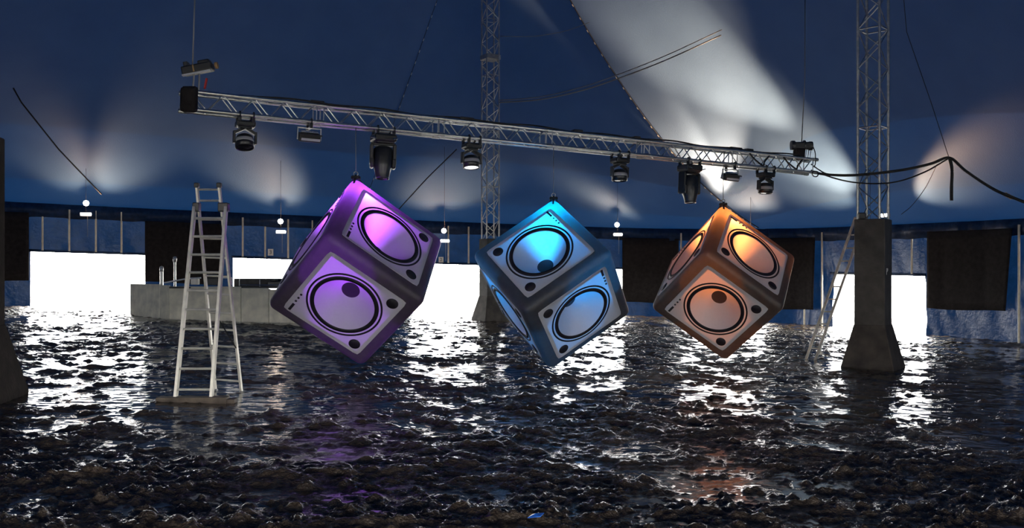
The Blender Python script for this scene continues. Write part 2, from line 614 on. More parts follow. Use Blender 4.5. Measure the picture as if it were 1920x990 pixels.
def strip(name, l0, l1, z0, z1, off, material, parent, wav=0.0, step=.08, thick=.04):
    n = max(2, int((l1 - l0) / step))
    bm = bmesh.new()
    prev = None
    for i in range(n + 1):
        l = l0 + (l1 - l0) * i / n
        p, nn = rp(l), rin(l)
        g = gz(p.x, p.y)
        o = off + wav * math.sin(l * 9.1 + 2 * math.sin(l * 1.7)) * .4 + wav * .7 * math.sin(l * 4.3 + 1)
        row = []
        for oo, z in ((o, z0 + wav * .6 * math.sin(l * 3.7)), (o, z1), (o - thick, z1), (o - thick, z0)):
            q = p + nn * oo
            row.append(bm.verts.new((q.x, q.y, g + z)))
        if prev:
            for a in range(4):
                bm.faces.new((prev[a], prev[(a + 1) % 4], row[(a + 1) % 4], row[a]))
        else:
            bm.faces.new(row)
        prev = row
    bm.faces.new(prev[::-1])
    return obj(name, me_from_bm(bm, name, smooth=True), material, parent)
strip('valance', LA, LB, EAVE - .42, EAVE + .05, .12, M['valance'], wall_back, .05)
strip('valance', LB, LC, EAVE - .42, EAVE + .05, .12, M['valance'], wall_right, .05)
for a, b in OPENINGS[:6]:
    strip('header_hem', a - .05, b + .05, DOOR_H - .03, DOOR_H + .06, .05, M['wall'], wall_back if a < LB else wall_right, .0, .4, .1)

# thin side poles against the wall
pole_spec = [(80, 'first wall pole from the left, over the wide left opening'), (130, 'second wall pole from the left, over the wide left opening'),
             (180, 'third wall pole from the left, beside the brightest flood lamp'), (228, 'fourth wall pole from the left, at right of left opening'),
             (455, 'thin tan wall pole just right of the folding ladder top'), (497, 'thin tan wall pole just left of the hanging number 3 sheet'),
             (540, 'thin tan wall pole just right of the second flood lamp'), (585, 'thin tan wall pole mostly behind the purple speaker cube'),
             (840, 'thin tan wall pole just right of the third flood lamp'), (878, 'thin tan wall pole between third flood lamp and centre tower'),
             (1278, 'thin tan wall pole behind left edge of the orange cube'), (1545, 'thin tan wall pole left of the leaning ladder'),
             (1714, 'thin tan wall pole right of the near right tower column'), (1916, 'tan wall pole at the right end of the frame')]
for u, lab in pole_spec:
    l = L_of_u(u)
    p, n = rp(l), rin(l)
    q = p + n * .10
    g = gz(p.x, p.y)
    over = is_open(l)
    z0, z1 = (DOOR_H + .03 if over else -.1), EAVE - .12
    t = tag(obj('wall_pole', tube_me((0, 0, z0), (0, 0, z1), .034, 10), M['pole'], None, (q.x, q.y, g)), lab, 'pole', 'poles along the tent wall')
t = None
l = L_of_u(1512); p, n = rp(l), rin(l); q = p + n * .12
tag(obj('wall_pole', tube_me((0, 0, -.1), (0, 0, 1.1), .034, 10), M['pole'], None, (q.x, q.y, gz(p.x, p.y))), 'short tan stake below the black drape right of the orange cube', 'pole', 'poles along the tent wall')

# ------------------------------------------------------------------ black drapes
def drape(u0, u1, z0, z1, label, taper=0.0):
    l0, l1 = L_of_u(u0), L_of_u(u1)
    n = max(12, int((l1 - l0) / .1))
    bm = bmesh.new()
    rows = []
    NZ = 8
    for side in (0, 1):
        for i in range(n + 1):
            r = []
            for j in range(NZ + 1):
                f = j / NZ
                l = l0 + (l1 - taper * (1 - f) - l0) * i / n
                p, nn = rp(l), rin(l)
                w = .17 + .012 * math.sin(l * 9) * (1 - .6 * f) + .012 * math.sin(l * 4.1 + f) - side * .03
                q = p + nn * w
                zz = gz(p.x, p.y) + z0 + (z1 - z0) * f + (.03 * math.sin(l * 1.7) if j == 0 else 0)
                r.append(bm.verts.new((q.x, q.y, zz)))
            rows.append(r)
    for s in (0, 1):
        R = rows[s * (n + 1):(s + 1) * (n + 1)]
        for i in range(n):
            for j in range(NZ):
                bm.faces.new((R[i][j], R[i + 1][j], R[i + 1][j + 1], R[i][j + 1]))
    A, B = rows[:n + 1], rows[n + 1:]
    for i in range(n):
        bm.faces.new((A[i][0], A[i + 1][0], B[i + 1][0], B[i][0]))
        bm.faces.new((A[i][NZ], A[i + 1][NZ], B[i + 1][NZ], B[i][NZ]))
    for j in range(NZ):
        bm.faces.new((A[0][j], A[0][j + 1], B[0][j + 1], B[0][j]))
        bm.faces.new((A[n][j], A[n][j + 1], B[n][j + 1], B[n][j]))
    return tag(obj('black_drape', me_from_bm(bm, 'drape', smooth=True), M['drape']), label, 'curtain', 'black drapes on the tent wall')
drape(-60, 55, .85, 3.2, 'black drape at the far left, behind the cropped column')
drape(272, 416, .9, 3.1, 'black drape behind the folding ladder and counter')
drape(1166, 1274, .55, 3.15, 'black drape between the blue and the orange cube')
drape(1437, 1534, .55, 3.2, 'black drape right of the orange cube', .1)
drape(1745, 1906, .88, 3.28, 'large black drape at far right above crumpled tarpaulin', .25)

# ------------------------------------------------------------------ king pole columns with lattice towers
def frustum_me(sections, name='frustum'):
    """sections: list of (half width, z)"""
    bm = bmesh.new()
    prev = None
    for h, z in sections:
        r = [bm.verts.new((sx * h, sy * h, z)) for sx, sy in ((-1, -1), (1, -1), (1, 1), (-1, 1))]
        if prev:
            for a in range(4):
                bm.faces.new((prev[a], prev[(a + 1) % 4], r[(a + 1) % 4], r[a]))
        else:
            bm.faces.new(r)
        prev = r
    bm.faces.new(prev)
    bmesh.ops.bevel(bm, geom=list(bm.edges), offset=.012, segments=1, affect='EDGES')
    return me_from_bm(bm, name)

def king_pole(X, Y, yaw, label, box_h, z_top, side=.40, tyaw=0.0, plates=(), boards=('column', 'column_base')):
    g = gz(X, Y)
    t = thing('king_pole_tower', label, 'tower', (X, Y, g), yaw)
    obj('column_box', frustum_me([(.275, .80), (.275, box_h)]), M[boards[0]], t)
    obj('column_base', frustum_me([(.47, -.08), (.47, .05), (.455, .1), (.28, .83)]), M[boards[1]], t)
    # lattice: turned relative to the box
    R = Matrix.Rotation(tyaw - yaw, 4, 'Z')
    h = side / 2
    z0 = box_h - .12
    cm = tube_me((0, 0, z0), (0, 0, z_top), .025, 10)
    for sx in (-1, 1):
        for sy in (-1, 1):
            obj('chord', cm, M['alu_dull'], t, mw=R @ Matrix.Translation((sx * h, sy * h, 0)))
    pitch = .37
    up = tube_me((-h, -h, 0), (h, -h, pitch), .012, 6)
    dn = tube_me((h, -h, 0), (-h, -h, pitch), .012, 6)
    hz = tube_me((-h, -h, 0), (h, -h, 0), .012, 6)
    n = int((z_top - z0) / pitch)
    for f in range(4):
        Rf = R @ Matrix.Rotation(f * math.pi / 2, 4, 'Z')
        for i in range(n):
            obj('brace', up if (i + f) % 2 == 0 else dn, M['alu_dull'], t, mw=Rf @ Matrix.Translation((0, 0, z0 + i * pitch)))
            if i % 5 == 0:
                obj('crossbar', hz, M['alu_dull'], t, mw=Rf @ Matrix.Translation((0, 0, z0 + i * pitch)))
    for z in plates:
        obj('splice_collar', frustum_me([(h + .035, z - .08), (h + .035, z + .08)]), M['alu_dull'], t)
    return t
kp_r = king_pole(6.81, 17.1, math.radians(-35.4), 'lattice tower on boxed column with flared muddy base, nearest on the right', 2.80, 14.6, .41, math.radians(-44))
kp_c = king_pole(-.72, 30.2, math.radians(-58), 'distant lattice tower rising behind the truss, between purple and blue cubes', 2.72, 14.6, .44, math.radians(-66), plates=(8.75,))
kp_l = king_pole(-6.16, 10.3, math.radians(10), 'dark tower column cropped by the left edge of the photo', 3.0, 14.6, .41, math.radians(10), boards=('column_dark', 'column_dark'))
# white scrap of tape on the right column: a small P-like mark
bm = bmesh.new()
add_box(bm, (-.035, 0, 0), (.022, .004, .12))
add_box(bm, (-.005, 0, .045), (.05, .004, .03))
add_box(bm, (-.005, 0, 0), (.04, .004, .022))
add_box(bm, (.02, 0, .022), (.02, .004, .05))
add_box(bm, (.052, 0, .035), (.028, .004, .045), Matrix.Rotation(.3, 3, 'Y'))
yaw = math.radians(-35.4)
tape = obj('tape_mark', me_from_bm(bm, 'tape'), M['paper'], kp_r)
tape.matrix_local = Matrix.Translation((.278, -.12, 1.82)) @ Matrix.Rotation(math.pi / 2, 4, 'Z')
tape['label'] = 'torn white tape mark'

# ------------------------------------------------------------------ lighting truss
TA, TB = Vector((-4.36, 12.04, 3.885)), Vector((5.43, 16.50, 3.535))
TD = (TB - TA).normalized()
TL = (TB - TA).length
TS = Vector((0, 0, 1)).cross(TD).normalized()      # across, away from the camera side
TU = TD.cross(TS).normalized()
TM = Matrix((TD, TS, TU)).transposed().to_4x4()
def tm(s, off=(0, 0, 0)):
    p = TA + TD * s + TS * off[1] + TU * off[2]
    m = TM.copy()
    m.translation = p
    return m
def s_of_u(u):
    lo, hi = -1, TL + 1
    for _ in range(50):
        m = (lo + hi) / 2
        p = TA + TD * m
        if 960 + F * p.x / p.y < u:
            lo = m
        else:
            hi = m
    return lo
truss = thing('lighting_truss', 'long aluminium box truss hung across the tent above the three cubes', 'truss', mw=tm(0))
NSEG = 6
SEG = TL / NSEG
HH = .118
chord_m = tube_me((.02, 0, 0), (SEG - .02, 0, 0), .024, 10)
NZ = 4
pz = (SEG - .16) / (NZ * 2)
def br(a, b):
    return tube_me(a, b, .0095, 6)
brace_up = {}
for s_i in range(NSEG):
    x0 = s_i * SEG
    for sy in (-1, 1):
        for sz in (-1, 1):
            obj('chord', chord_m, M['alu'], truss, (x0, sy * HH, sz * HH))
br_side_a, br_side_b = br((0, 0, HH), (pz, 0, -HH)), br((0, 0, -HH), (pz, 0, HH))
br_top_a, br_top_b = br((0, -HH, 0), (pz, HH, 0)), br((0, HH, 0), (pz, -HH, 0))
post_v, post_h = br((0, 0, -HH), (0, 0, HH)), br((0, -HH, 0), (0, HH, 0))
coup = tube_me((-.055, 0, 0), (.055, 0, 0), .031, 10)
for s_i in range(NSEG):
    x0 = s_i * SEG + .08
    for sy in (-1, 1):
        for i in range(NZ * 2):
            obj('brace', br_side_a if i % 2 == 0 else br_side_b, M['alu'], truss, (x0 + i * pz, sy * HH, 0))
            obj('cross_brace', br_top_a if i % 2 == 0 else br_top_b, M['alu'], truss, (x0 + i * pz, 0, sy * HH))
    for xx in (s_i * SEG + .05, (s_i + 1) * SEG - .05):
        for sy in (-1, 1):
            obj('end_post', post_v, M['alu'], truss, (xx, sy * HH, 0))
            obj('end_post', post_h, M['alu'], truss, (xx, 0, sy * HH))
for s_i in range(NSEG + 1):
    for sy in (-1, 1):
        for sz in (-1, 1):
            obj('coupler', coup, M['alu_dull'], truss, (s_i * SEG, sy * HH, sz * HH))
# cables taped along the top chords
pts = [Vector((x, -HH + .03 * math.sin(x * 2.3), HH + .034 + .012 * math.sin(x * 5 + 1))) for x in np.linspace(.7, TL - .4, 90)]
obj('taped_cable', path_me(pts, .013, 6), M['rope'], truss)
pts = [Vector((x, HH + .02 * math.sin(x * 1.7), HH + .036 + .014 * math.sin(x * 4.1))) for x in np.linspace(2.2, TL - .9, 80)]
obj('taped_cable', path_me(pts, .012, 6), M['rope'], truss)
for xx, w in ((1.75, .2), (4.0, .22), (5.9, .16), (7.0, .12), (9.0, .26), (9.3, .15)):
    bm = bmesh.new()
    add_box(bm, (0, 0, 0), (w, .14, .045), bevel=.012)
    obj('cable_splice', me_from_bm(bm, 'splice'), M['black'], truss, (xx, -.05, HH + .045))

# ------------------------------------------------------------------ fixtures on the truss
def clamp_parts(t, x, ztop):
    """hook clamp gripping the bottom chord pair; chord centre at z = ztop"""
    bm = bmesh.new()
    for k in range(10):
        a0, a1 = math.radians(-60 + k * 30), math.radians(-60 + (k + 1) * 30)
        add_tube(bm, (0, .036 * math.cos(a0), .036 * math.sin(a0)), (0, .036 * math.cos(a1), .036 * math.sin(a1)), .012, 6)
    add_box(bm, (0, 0, -.06), (.04, .03, .07))
    for sy in (-1, 1):
        obj('clamp', me_from_bm(bm.copy(), 'clamp'), M['black_metal'], t, (x, sy * HH, ztop))
    bm.free()

def wash_head(u, label, lit=False, k=1.0, tilt=0.0, rz=0.0):
    s = s_of_u(u)
    t = thing('moving_head_wash_light', label, 'stage light', mw=tm(s, (0, 0, -HH)), group='small moving heads under the truss')
    for x in (-.09, .09):
        clamp_parts(t, x * k, 0)
    bm = bmesh.new()
    add_box(bm, (0, 0, -.115), (.255 * k, .24, .085), bevel=.025)
    add_box(bm, (0, 0, -.165), (.16 * k, .18, .04), bevel=.01)
    obj('base', me_from_bm(bm, 'wash_base'), M['black'], t)
    y = Matrix.Rotation(rz, 4, 'Z')
    bm = bmesh.new()
    for sx in (-1, 1):
        add_box(bm, (sx * .142 * k, 0, -.295), (.03, .09, .17), bevel=.008)
        add_box(bm, (sx * .08 * k, 0, -.205), (.15, .10, .035), Matrix.Rotation(sx * .5, 3, 'Y'), bevel=.006)
    obj('yoke', me_from_bm(bm, 'wash_yoke'), M['black'], t, mw=y)
    hd = y @ Matrix.Translation((0, 0, -.335)) @ Matrix.Rotation(tilt, 4, 'X')
    obj('head', lathe_me([(0, .08), (.07, .08), (.105, .06), (.122, .01), (.128, -.03), (.128, -.105), (.112, -.11), (.112, -.095)], 24, 'wash_head'), M['black_metal'], t, mw=hd)
    obj('grey_band', lathe_me([(.123, .014), (.131, -.012), (.131, -.034), (.1285, -.036)], 24, 'band'), M['grey'], t, mw=hd)
    obj('lens', lathe_me([(0, -.104), (.07, -.102), (.112, -.096), (.112, -.09), (0, -.09)], 24, 'wash_lens'), M['lens_lit'] if lit else M['lens'], t, mw=hd)
    return t
wash_head(461, 'small moving head light, first from the left under the truss', tilt=math.radians(-16))
wash_head(885, 'small moving head light with lit white lens, beside the centre tower', lit=True, tilt=math.radians(-10))
wash_head(1163, 'small moving head light hanging midway between blue and orange cubes', tilt=math.radians(-4))
wash_head(1436, 'small moving head light nearest the right end of the truss', tilt=math.radians(0))

def spot_head(u, label, rz=0.0):
    s = s_of_u(u)
    t = thing('moving_head_spotlight', label, 'stage light', mw=tm(s, (0, 0, -HH)), group='large moving heads under the truss')
    for x in (-.12, .12):
        clamp_parts(t, x, 0)
    bm = bmesh.new()
    add_box(bm, (0, 0, -.125), (.33, .32, .11), bevel=.03)
    add_box(bm, (0, 0, -.185), (.26, .26, .04), bevel=.012)
    obj('base', me_from_bm(bm, 'spot_base'), M['black'], t)
    y = Matrix.Rotation(rz, 4, 'Z')
    bm = bmesh.new()
    for sx in (-1, 1):
        add_box(bm, (sx * .165, 0, -.36), (.05, .16, .30), bevel=.015)
        add_box(bm, (sx * .158, 0, -.49), (.055, .19, .15), bevel=.025)
    add_box(bm, (0, 0, -.215), (.36, .14, .035), bevel=.012)
    obj('yoke', me_from_bm(bm, 'spot_yoke'), M['black'], t, mw=y)
    for sx in (-1, 1):
        bm = bmesh.new()
        add_tube(bm, (sx * .12, -.178, -.15), (sx * .19, -.178, -.135), .010, 6)
        obj('handle', me_from_bm(bm, 'handle'), M['silver'], t, mw=y)
    hd = y @ Matrix.Translation((0, -.01, -.43)) @ Matrix.Rotation(math.radians(-5), 4, 'X')
    obj('head', lathe_me([(0, .17), (.11, .18), (.138, .15), (.142, .05), (.142, -.08), (.132, -.13), (.118, -.17), (.098, -.26), (.100, -.285), (.085, -.287), (.080, -.27)], 20, 'spot_head'), M['black_metal'], t, mw=hd)
    obj('lens', lathe_me([(0, -.278), (.04, -.277), (.074, -.270), (0, -.265)], 20, 'spot_lens'), M['lens'], t, mw=hd)
    bm = bmesh.new()
    add_box(bm, (0, -.135, 0), (.11, .012, .05), bevel=.004)
    obj('vent', me_from_bm(bm, 'vent'), M['black'], t, mw=hd)
    bm = bmesh.new()
    add_box(bm, (0, -.118, -.11), (.035, .02, .012))
    obj('latch', me_from_bm(bm, 'latch'), M['silver'], t, mw=hd)
    return t
spot_head(720, 'large dark moving head spotlight hanging above the purple cube', math.radians(-12))
spot_head(1294, 'large dark moving head spotlight hanging above the orange cube', math.radians(10))

def strobe(u, label, w=.30, tilt=.35):
    s = s_of_u(u)
    t = thing('strobe_light', label, 'stage light', mw=tm(s, (0, 0, -HH)), group='flat strobe lights under the truss')
    clamp_parts(t, 0, 0)
    bm = bmesh.new()
    for sx in (-1, 1):
        add_box(bm, (sx * (w / 2 + .012), 0, -.16), (.012, .03, .17))
    add_box(bm, (0, 0, -.08), (w + .036, .03, .012))
    add_box(bm, (0, 0, -.08), (.05, .26, .014))
    obj('bracket', me_from_bm(bm, 'bracket'), M['steel'], t)
    h = Matrix.Translation((0, 0, -.21)) @ Matrix.Rotation(tilt, 4, 'X')
    bm = bmesh.new()
    add_box(bm, (0, 0, 0), (w, .15, .11), bevel=.012)
    add_box(bm, (0, -.085, .055), (w + .02, .05, .012))
    obj('housing', me_from_bm(bm, 'housing'), M['black'], t, mw=h)
    bm = bmesh.new()
    add_box(bm, (.01, -.077, -.015), (w - .04, .008, .034))
    obj('front_strip', me_from_bm(bm, 'strip'), M['white_strip'], t, mw=h)
    bm = bmesh.new()
    add_tube(bm, (-w / 2 + .03, 0, .075), (w / 2 - .03, 0, .075), .02, 8)
    obj('reflector_tube', me_from_bm(bm, 'reflector_tube'), M['silver'], t, mw=h)
    return t
strobe(581, 'flat strobe light with a pale front strip on the left half of the truss')
strobe(1370, 'flat strobe light with chrome tube between large and small moving heads', .30)

# hoists at both truss ends
def chain_pts(a, b):
    return [Vector(a), Vector(b)]
# left hoist
s = s_of_u(364)
pL = TA + TD * s
tl = thing('chain_hoist', 'black chain hoist with red sling above the left end of the truss', 'hoist', mw=Matrix.Translation(pL))
bm = bmesh.new()
R = Matrix.Rotation(math.radians(-11), 3, 'Y')
add_box(bm, (.05, 0, .44), (.40, .18, .11), R, bevel=.02)
add_box(bm, (.14, 0, .52), (.16, .15, .07), R, bevel=.02)
add_box(bm, (-.10, 0, .50), (.06, .12, .06), R, bevel=.01)
obj('motor_body', me_from_bm(bm, 'motor'), M['black'], tl)
bm = bmesh.new()
add_box(bm, (.055, -.07, .375), (.38, .05, .018), R)
obj('bottom_trim', me_from_bm(bm, 'trim'), M['white_strip'], tl)
bm = bmesh.new()
add_tube(bm, tuple(R @ Vector((.235, 0, .0)) + Vector((.05, 0, .44))), tuple(R @ Vector((.27, 0, .0)) + Vector((.05, 0, .44))), .045, 12)
add_box(bm, tuple(R @ Vector((-.03, -.092, .0)) + Vector((.05, 0, .44))), (.02, .01, .09), R)
obj('end_cap', me_from_bm(bm, 'end_cap'), M['amber'], tl)
bm = bmesh.new()
add_tube(bm, (.0, 0, .38), (-.02, 0, .12), .012, 6)
add_tube(bm, (.06, .03, .38), (.05, .03, .12), .012, 6)
obj('hook_chain', me_from_bm(bm, 'hook_chain'), M['wire'], tl)
bm = bmesh.new()
add_box(bm, (.165, -.03, .24), (.03, .03, .15), Matrix.Rotation(.2, 3, 'Y'), bevel=.01)
obj('red_sling', me_from_bm(bm, 'sling'), M['red'], tl)
bm = bmesh.new()
add_box(bm, (.0, -.19, -.005), (.22, .13, .33), Matrix.Rotation(.03, 3, 'Y'), bevel=.045)
add_box(bm, (.0, -.15, .15), (.18, .10, .05), bevel=.015)
obj('chain_bag', me_from_bm(bm, 'bag', smooth=True), M['drape'], tl)
obj('lift_chain', path_me([(-.02, 0, .5), (-.06, .2, 1.5), (-.25, .9, 5.5)], .010, 6), M['wire'], tl)
# right hoist
s = s_of_u(1503)
pR = TA + TD * s
tr = thing('chain_hoist', 'black T-shaped chain hoist above the right end of the truss', 'hoist', mw=Matrix.Translation(pR))
bm = bmesh.new()
add_box(bm, (0, 0, .36), (.36, .15, .13), bevel=.025)
add_tube(bm, (-.19, 0, .37), (-.13, 0, .37), .085, 14)
add_tube(bm, (.13, 0, .36), (.19, 0, .36), .08, 14)
add_tube(bm, (.03, 0, .37), (.06, 0, .37), .092, 14)
obj('motor_body', me_from_bm(bm, 'motor'), M['black'], tr)
bm = bmesh.new()
add_box(bm, (-.05, -.01, .215), (.19, .16, .20), Matrix.Rotation(.06, 3, 'Y'), bevel=.03)
obj('chain_bag', me_from_bm(bm, 'bag', smooth=True), M['drape'], tr)
for x in (.09, .13, .17):
    obj('hook_chain', path_me([(x, -.02, .32), (x - .02, 0, .15)], .006, 6), M['wire'], tr)
obj('loop_cable', path_me(curve_pts([(.19, -.03, .36), (.23, -.05, .22), (.23, -.05, .02), (.19, -.03, -.03)]), .009, 6), M['rope'], tr)
obj('lift_chain', path_me([(0, 0, .42), (.06, 0, 1.6), (.10, 0.1, 5.2)], .009, 6), M['wire'], tr)
# end frame and cable coil at the right end
obj('cable_coil', path_me([Vector((TL - .02 + .07 * math.cos(a), -HH - .03, -HH - .03 + .05 * math.sin(a))) for a in np.linspace(0, 6.3, 22)], .01, 6), M['rope'], truss)
for a, b in ((TL - 1.5, TL - 1.15), (TL - .75, TL - .4)):
    obj('drooping_cable', path_me(curve_pts([(a, -HH, HH), (a + .12, -HH - .02, .0), (b - .05, -HH - .02, -.09), (b, -HH, -.02), (b + .12, -HH, HH)]), .014, 6), M['rope'], truss)

# ------------------------------------------------------------------ speaker cubes
CA = 1.605            # cube edge
CP = .775             # printed panel / edge
CR = .11              # edge rounding of the inflated shell

def shell_me():
    h = CA / 2
    hole = CP * h - .06
    g1 = [-1.0, -.985, -.96, -.93, -.90, -.86, -hole / h]
    g = sorted(g1 + [-x for x in g1])
    bm = bmesh.new()
    vs = {}
    def vert(p):
        q = [min(max(c, -(h - CR)), h - CR) for c in p]
        d = Vector([a - b for a, b in zip(p, q)])
        w = Vector(q) + (d.normalized() * CR if d.length > 1e-6 else d)
        # slight inflation of the frame
        key = tuple(round(c, 4) for c in w)
        if key not in vs:
            vs[key] = bm.verts.new(w)
        return vs[key]
    for ax in range(3):
        for sg in (-1, 1):
            for i in range(len(g) - 1):
                for j in range(len(g) - 1):
                    if abs(g[i] + g[i + 1]) / 2 < hole / h and abs(g[j] + g[j + 1]) / 2 < hole / h:
                        continue
                    q = []
                    for a, b in ((i, j), (i + 1, j), (i + 1, j + 1), (i, j + 1)):
                        p = [0, 0, 0]
                        p[ax] = sg * h
                        p[(ax + 1) % 3] = g[a] * h
                        p[(ax + 2) % 3] = g[b] * h
                        q.append(vert(p))
                    if len(set(q)) >= 3:
                        try:
                            bm.faces.new(list(dict.fromkeys(q)))
                        except ValueError:
                            pass
    return me_from_bm(bm, 'shell', smooth=True)

PH = CP * CA / 2      # panel half width
R_CONE, R_CAP, DEPTH = .415, .125, .36
def panel_me():
    """square panel with rounded corners and a round hole for the cone"""
    n = 96
    rc = .045
    inner, outer = [], []
    for k in range(n):
        a = 2 * math.pi * k / n
        c, s_ = math.cos(a), math.sin(a)
        inner.append((R_CONE * c, R_CONE * s_, 0))
        m = PH / max(abs(c), abs(s_))
        x, y = m * c, m * s_
        # round the corner
        cx, cy = PH - rc, PH - rc
        if abs(x) > cx and abs(y) > cy:
            dx, dy = abs(x) - cx, abs(y) - cy
            f = rc / math.hypot(dx, dy)
            if f < 1:
                x = math.copysign(cx + dx * f, x)
                y = math.copysign(cy + dy * f, y)
        outer.append((x, y, 0))
    bm = bmesh.new()
    rings = []
    for ring, z in ((outer, -.012), (outer, 0.0), (inner, 0.0), (inner, -.012)):
        rings.append([bm.verts.new((p[0], p[1], z)) for p in ring])
    for a, b in zip(rings[:-1], rings[1:]):
        for k in range(n):
            k2 = (k + 1) % n
            bm.faces.new((a[k], a[k2], b[k2], b[k]))
    return me_from_bm(bm, 'panel')
def ring_me(r0, r1, t=.006):
    return lathe_me([(r0, -.001), (r0, t), (r1, t), (r1, -.001), (r0, -.001)], 72, 'ring')
def disc_me(r, t=.006):
    return lathe_me([(0, t), (r, t), (r, -.001)], 28, 'disc')
def cone_me():
    return lathe_me([(R_CONE + .008, .002), (R_CONE, -.004), (R_CONE * .72 + R_CAP * .28, -DEPTH * .30), (R_CONE * .4 + R_CAP * .6, -DEPTH * .66), (R_CAP, -DEPTH)], 72, 'cone')
SHELL, PANEL, CONE = shell_me(), panel_me(), cone_me()
CAPM = lathe_me([(R_CAP + .004, -DEPTH + .004), (R_CAP * .6, -DEPTH + .012), (0, -DEPTH + .016)], 36, 'cap')
RING_IN, RING_OUT = ring_me(.418, .476), ring_me(.503, .529)
PORT = disc_me(.083)
bm = bmesh.new(); add_box(bm, (0, 0, .003), (.038, .135, .008), bevel=.003)
BAR = me_from_bm(bm, 'bar')
DOT = disc_me(.016)

def speaker_cube(colour, label, axes, T, face_axes, seed):
    R = Matrix(axes)
    W = R.to_4x4()
    W.translation = Vector(T)
    t = thing('speaker_cube', label, 'inflatable', mw=W, group='inflatable speaker cubes')
    obj('shell', SHELL, M['shell'], t)
    E = [Vector((1, 0, 0)), Vector((0, 1, 0)), Vector((0, 0, 1))]
    for ax in range(3):
        for sg in (1, -1):
            n = E[ax] * sg
            if (ax, sg) in face_axes:
                y = Vector(face_axes[(ax, sg)])
            else:
                y = E[(ax + 1) % 3]
            x = y.cross(n)
            B = Matrix((x, y, n)).transposed().to_4x4()
            B.translation = n * (CA / 2 + .006)
            f = obj('speaker_face', PANEL, M['panel'], t, mw=B)
            f['label'] = 'white printed speaker front'
            obj('cone', CONE, M['cone'], f)
            o = obj('dust_cap', CAPM, M['print'], f)
            obj('cone_ring', RING_IN, M['print'], f)
            obj('outer_ring', RING_OUT, M['print'], f)
            for yy in (.475, -.475):
                obj('port', PORT, M['print'], f, (.475, yy, 0))
            obj('badge_bar', BAR, M['print'], f, (-.535, -.525, 0))
            for yy in (-.40, -.33, -.258):
                obj('badge_dot', DOT, M['print'], f, (-.538, yy, 0))
    # lifting strap, ring and hanging wire at the top corner
    top = max((R @ Vector((a, b, c)) for a in (-1, 1) for b in (-1, 1) for c in (-1, 1)), key=lambda v: v.z) * (CA / 2)
    tip = top * (1 - .08 / top.length * .9)
    Ri = R.inverted()
    bm = bmesh.new()
    for k in range(3):
        a = k * 2.1 + .4
        add_tube(bm, tip + Vector((.10 * math.cos(a), .10 * math.sin(a), -.06)), tip + Vector((0, 0, .07)), .016, 6)
    add_box(bm, tip + Vector((0, 0, .035)), (.13, .10, .05), bevel=.015)
    me = me_from_bm(bm, 'strap')
    me.transform(Ri.to_4x4())
    obj('lifting_strap', me, M['rope'], t)
    c = tip + Vector((0, 0, .09))
    me = path_me([c + Vector((.03 * math.cos(a), 0, .03 * math.sin(a))) for a in np.linspace(0, 2 * math.pi, 18)], .008, 6)
    me.transform(Ri.to_4x4())
    obj('shackle', me, M['steel'], t)
    wtop = Vector(T) + tip
    # the wire runs up to the truss' bottom chords
    sx = (wtop - TA).dot(TD)
    zt = (TA + TD * sx).z - HH - (Vector(T).z) + .02
    me = path_me([tip + Vector((0, 0, .11)), Vector((tip.x, tip.y, zt))], .006, 6)
    me.transform(Ri.to_4x4())
    obj('hanging_wire', me, M['wire'], t)
    # lamp inside, just below the top corner
    ld = bpy.data.lights.new('inner_lamp', 'POINT')
    ld.color, ld.energy = CUBE_LAMP[colour]
    ld.shadow_soft_size = .05
    lo = bpy.data.objects.new('inner_lamp', ld)
    COL.objects.link(lo)
    lo.location = Vector(T) + top * .72
    return t
s_ = 1.07
def TT(x, y, z):
    return (x * s_, y * s_, CAMZ + (z - CAMZ) * s_)
XA = {
 'purple': [[-0.0986, 0.6218, -0.7769], [-0.8216, -0.4914, -0.2891], [-0.5615, 0.6098, 0.5593]],
 'blue': [[0.5089, -0.2811, -0.8136], [-0.6568, -0.7377, -0.1559], [-0.5564, 0.6138, -0.5601]],
 'orange': [[-0.3584, 0.4567, -0.8142], [-0.7581, -0.6514, -0.0317], [-0.5449, 0.6059, 0.5797]]}
speaker_cube('purple', 'inflatable speaker cube glowing purple, left and nearest of the three', XA['purple'], TT(-2.055, 12.134, 1.617),
             {(0, 1): (0, 1, 0), (1, 1): (-1, 0, 0), (2, 1): (1, 0, 0)}, 1)
speaker_cube('blue', 'inflatable speaker cube glowing blue, hanging in the middle', XA['blue'], TT(.599, 13.374, 1.441),
             {(0, 1): (0, -1, 0), (1, 1): (1, 0, 0), (2, 1): (0, 1, 0)}, 2)
speaker_cube('orange', 'inflatable speaker cube glowing orange, right and farthest of the three', XA['orange'], TT(3.425, 14.65, 1.45),
             {(0, 1): (0, 1, 0), (1, 1): (0, 0, -1), (2, 1): (0, 1, 0)}, 3)

# ------------------------------------------------------------------ ladders
def ladder_rails(t, a0, a1, b0, b1, n, rail, rung_r, f0=.06, f1=.97, names=('rail', 'rung'), fr=None):
    """rails a0->a1 and b0->b1 with n rungs"""
    for p, q in ((a0, a1), (b0, b1)):
        p, q = Vector(p), Vector(q)
        d = (q - p).normalized()
        x = (Vector(b0) - Vector(a0)).normalized()
        x = (x - d * x.dot(d)).normalized()
        y = d.cross(x)
        Rm = Matrix((x, y, d)).transposed()
        bm = bmesh.new()
        add_box(bm, (p + q) / 2, (rail[0], rail[1], (q - p).length), Rm)
        obj(names[0], me_from_bm(bm, 'rail'), M['ladder'], t)
    fs = fr or [f0 + (f1 - f0) * i / (n - 1) for i in range(n)]
    for f in fs:
        obj(names[1], tube_me(Vector(a0).lerp(Vector(a1), f), Vector(b0).lerp(Vector(b1), f), rung_r, 8), M['ladder'], t)

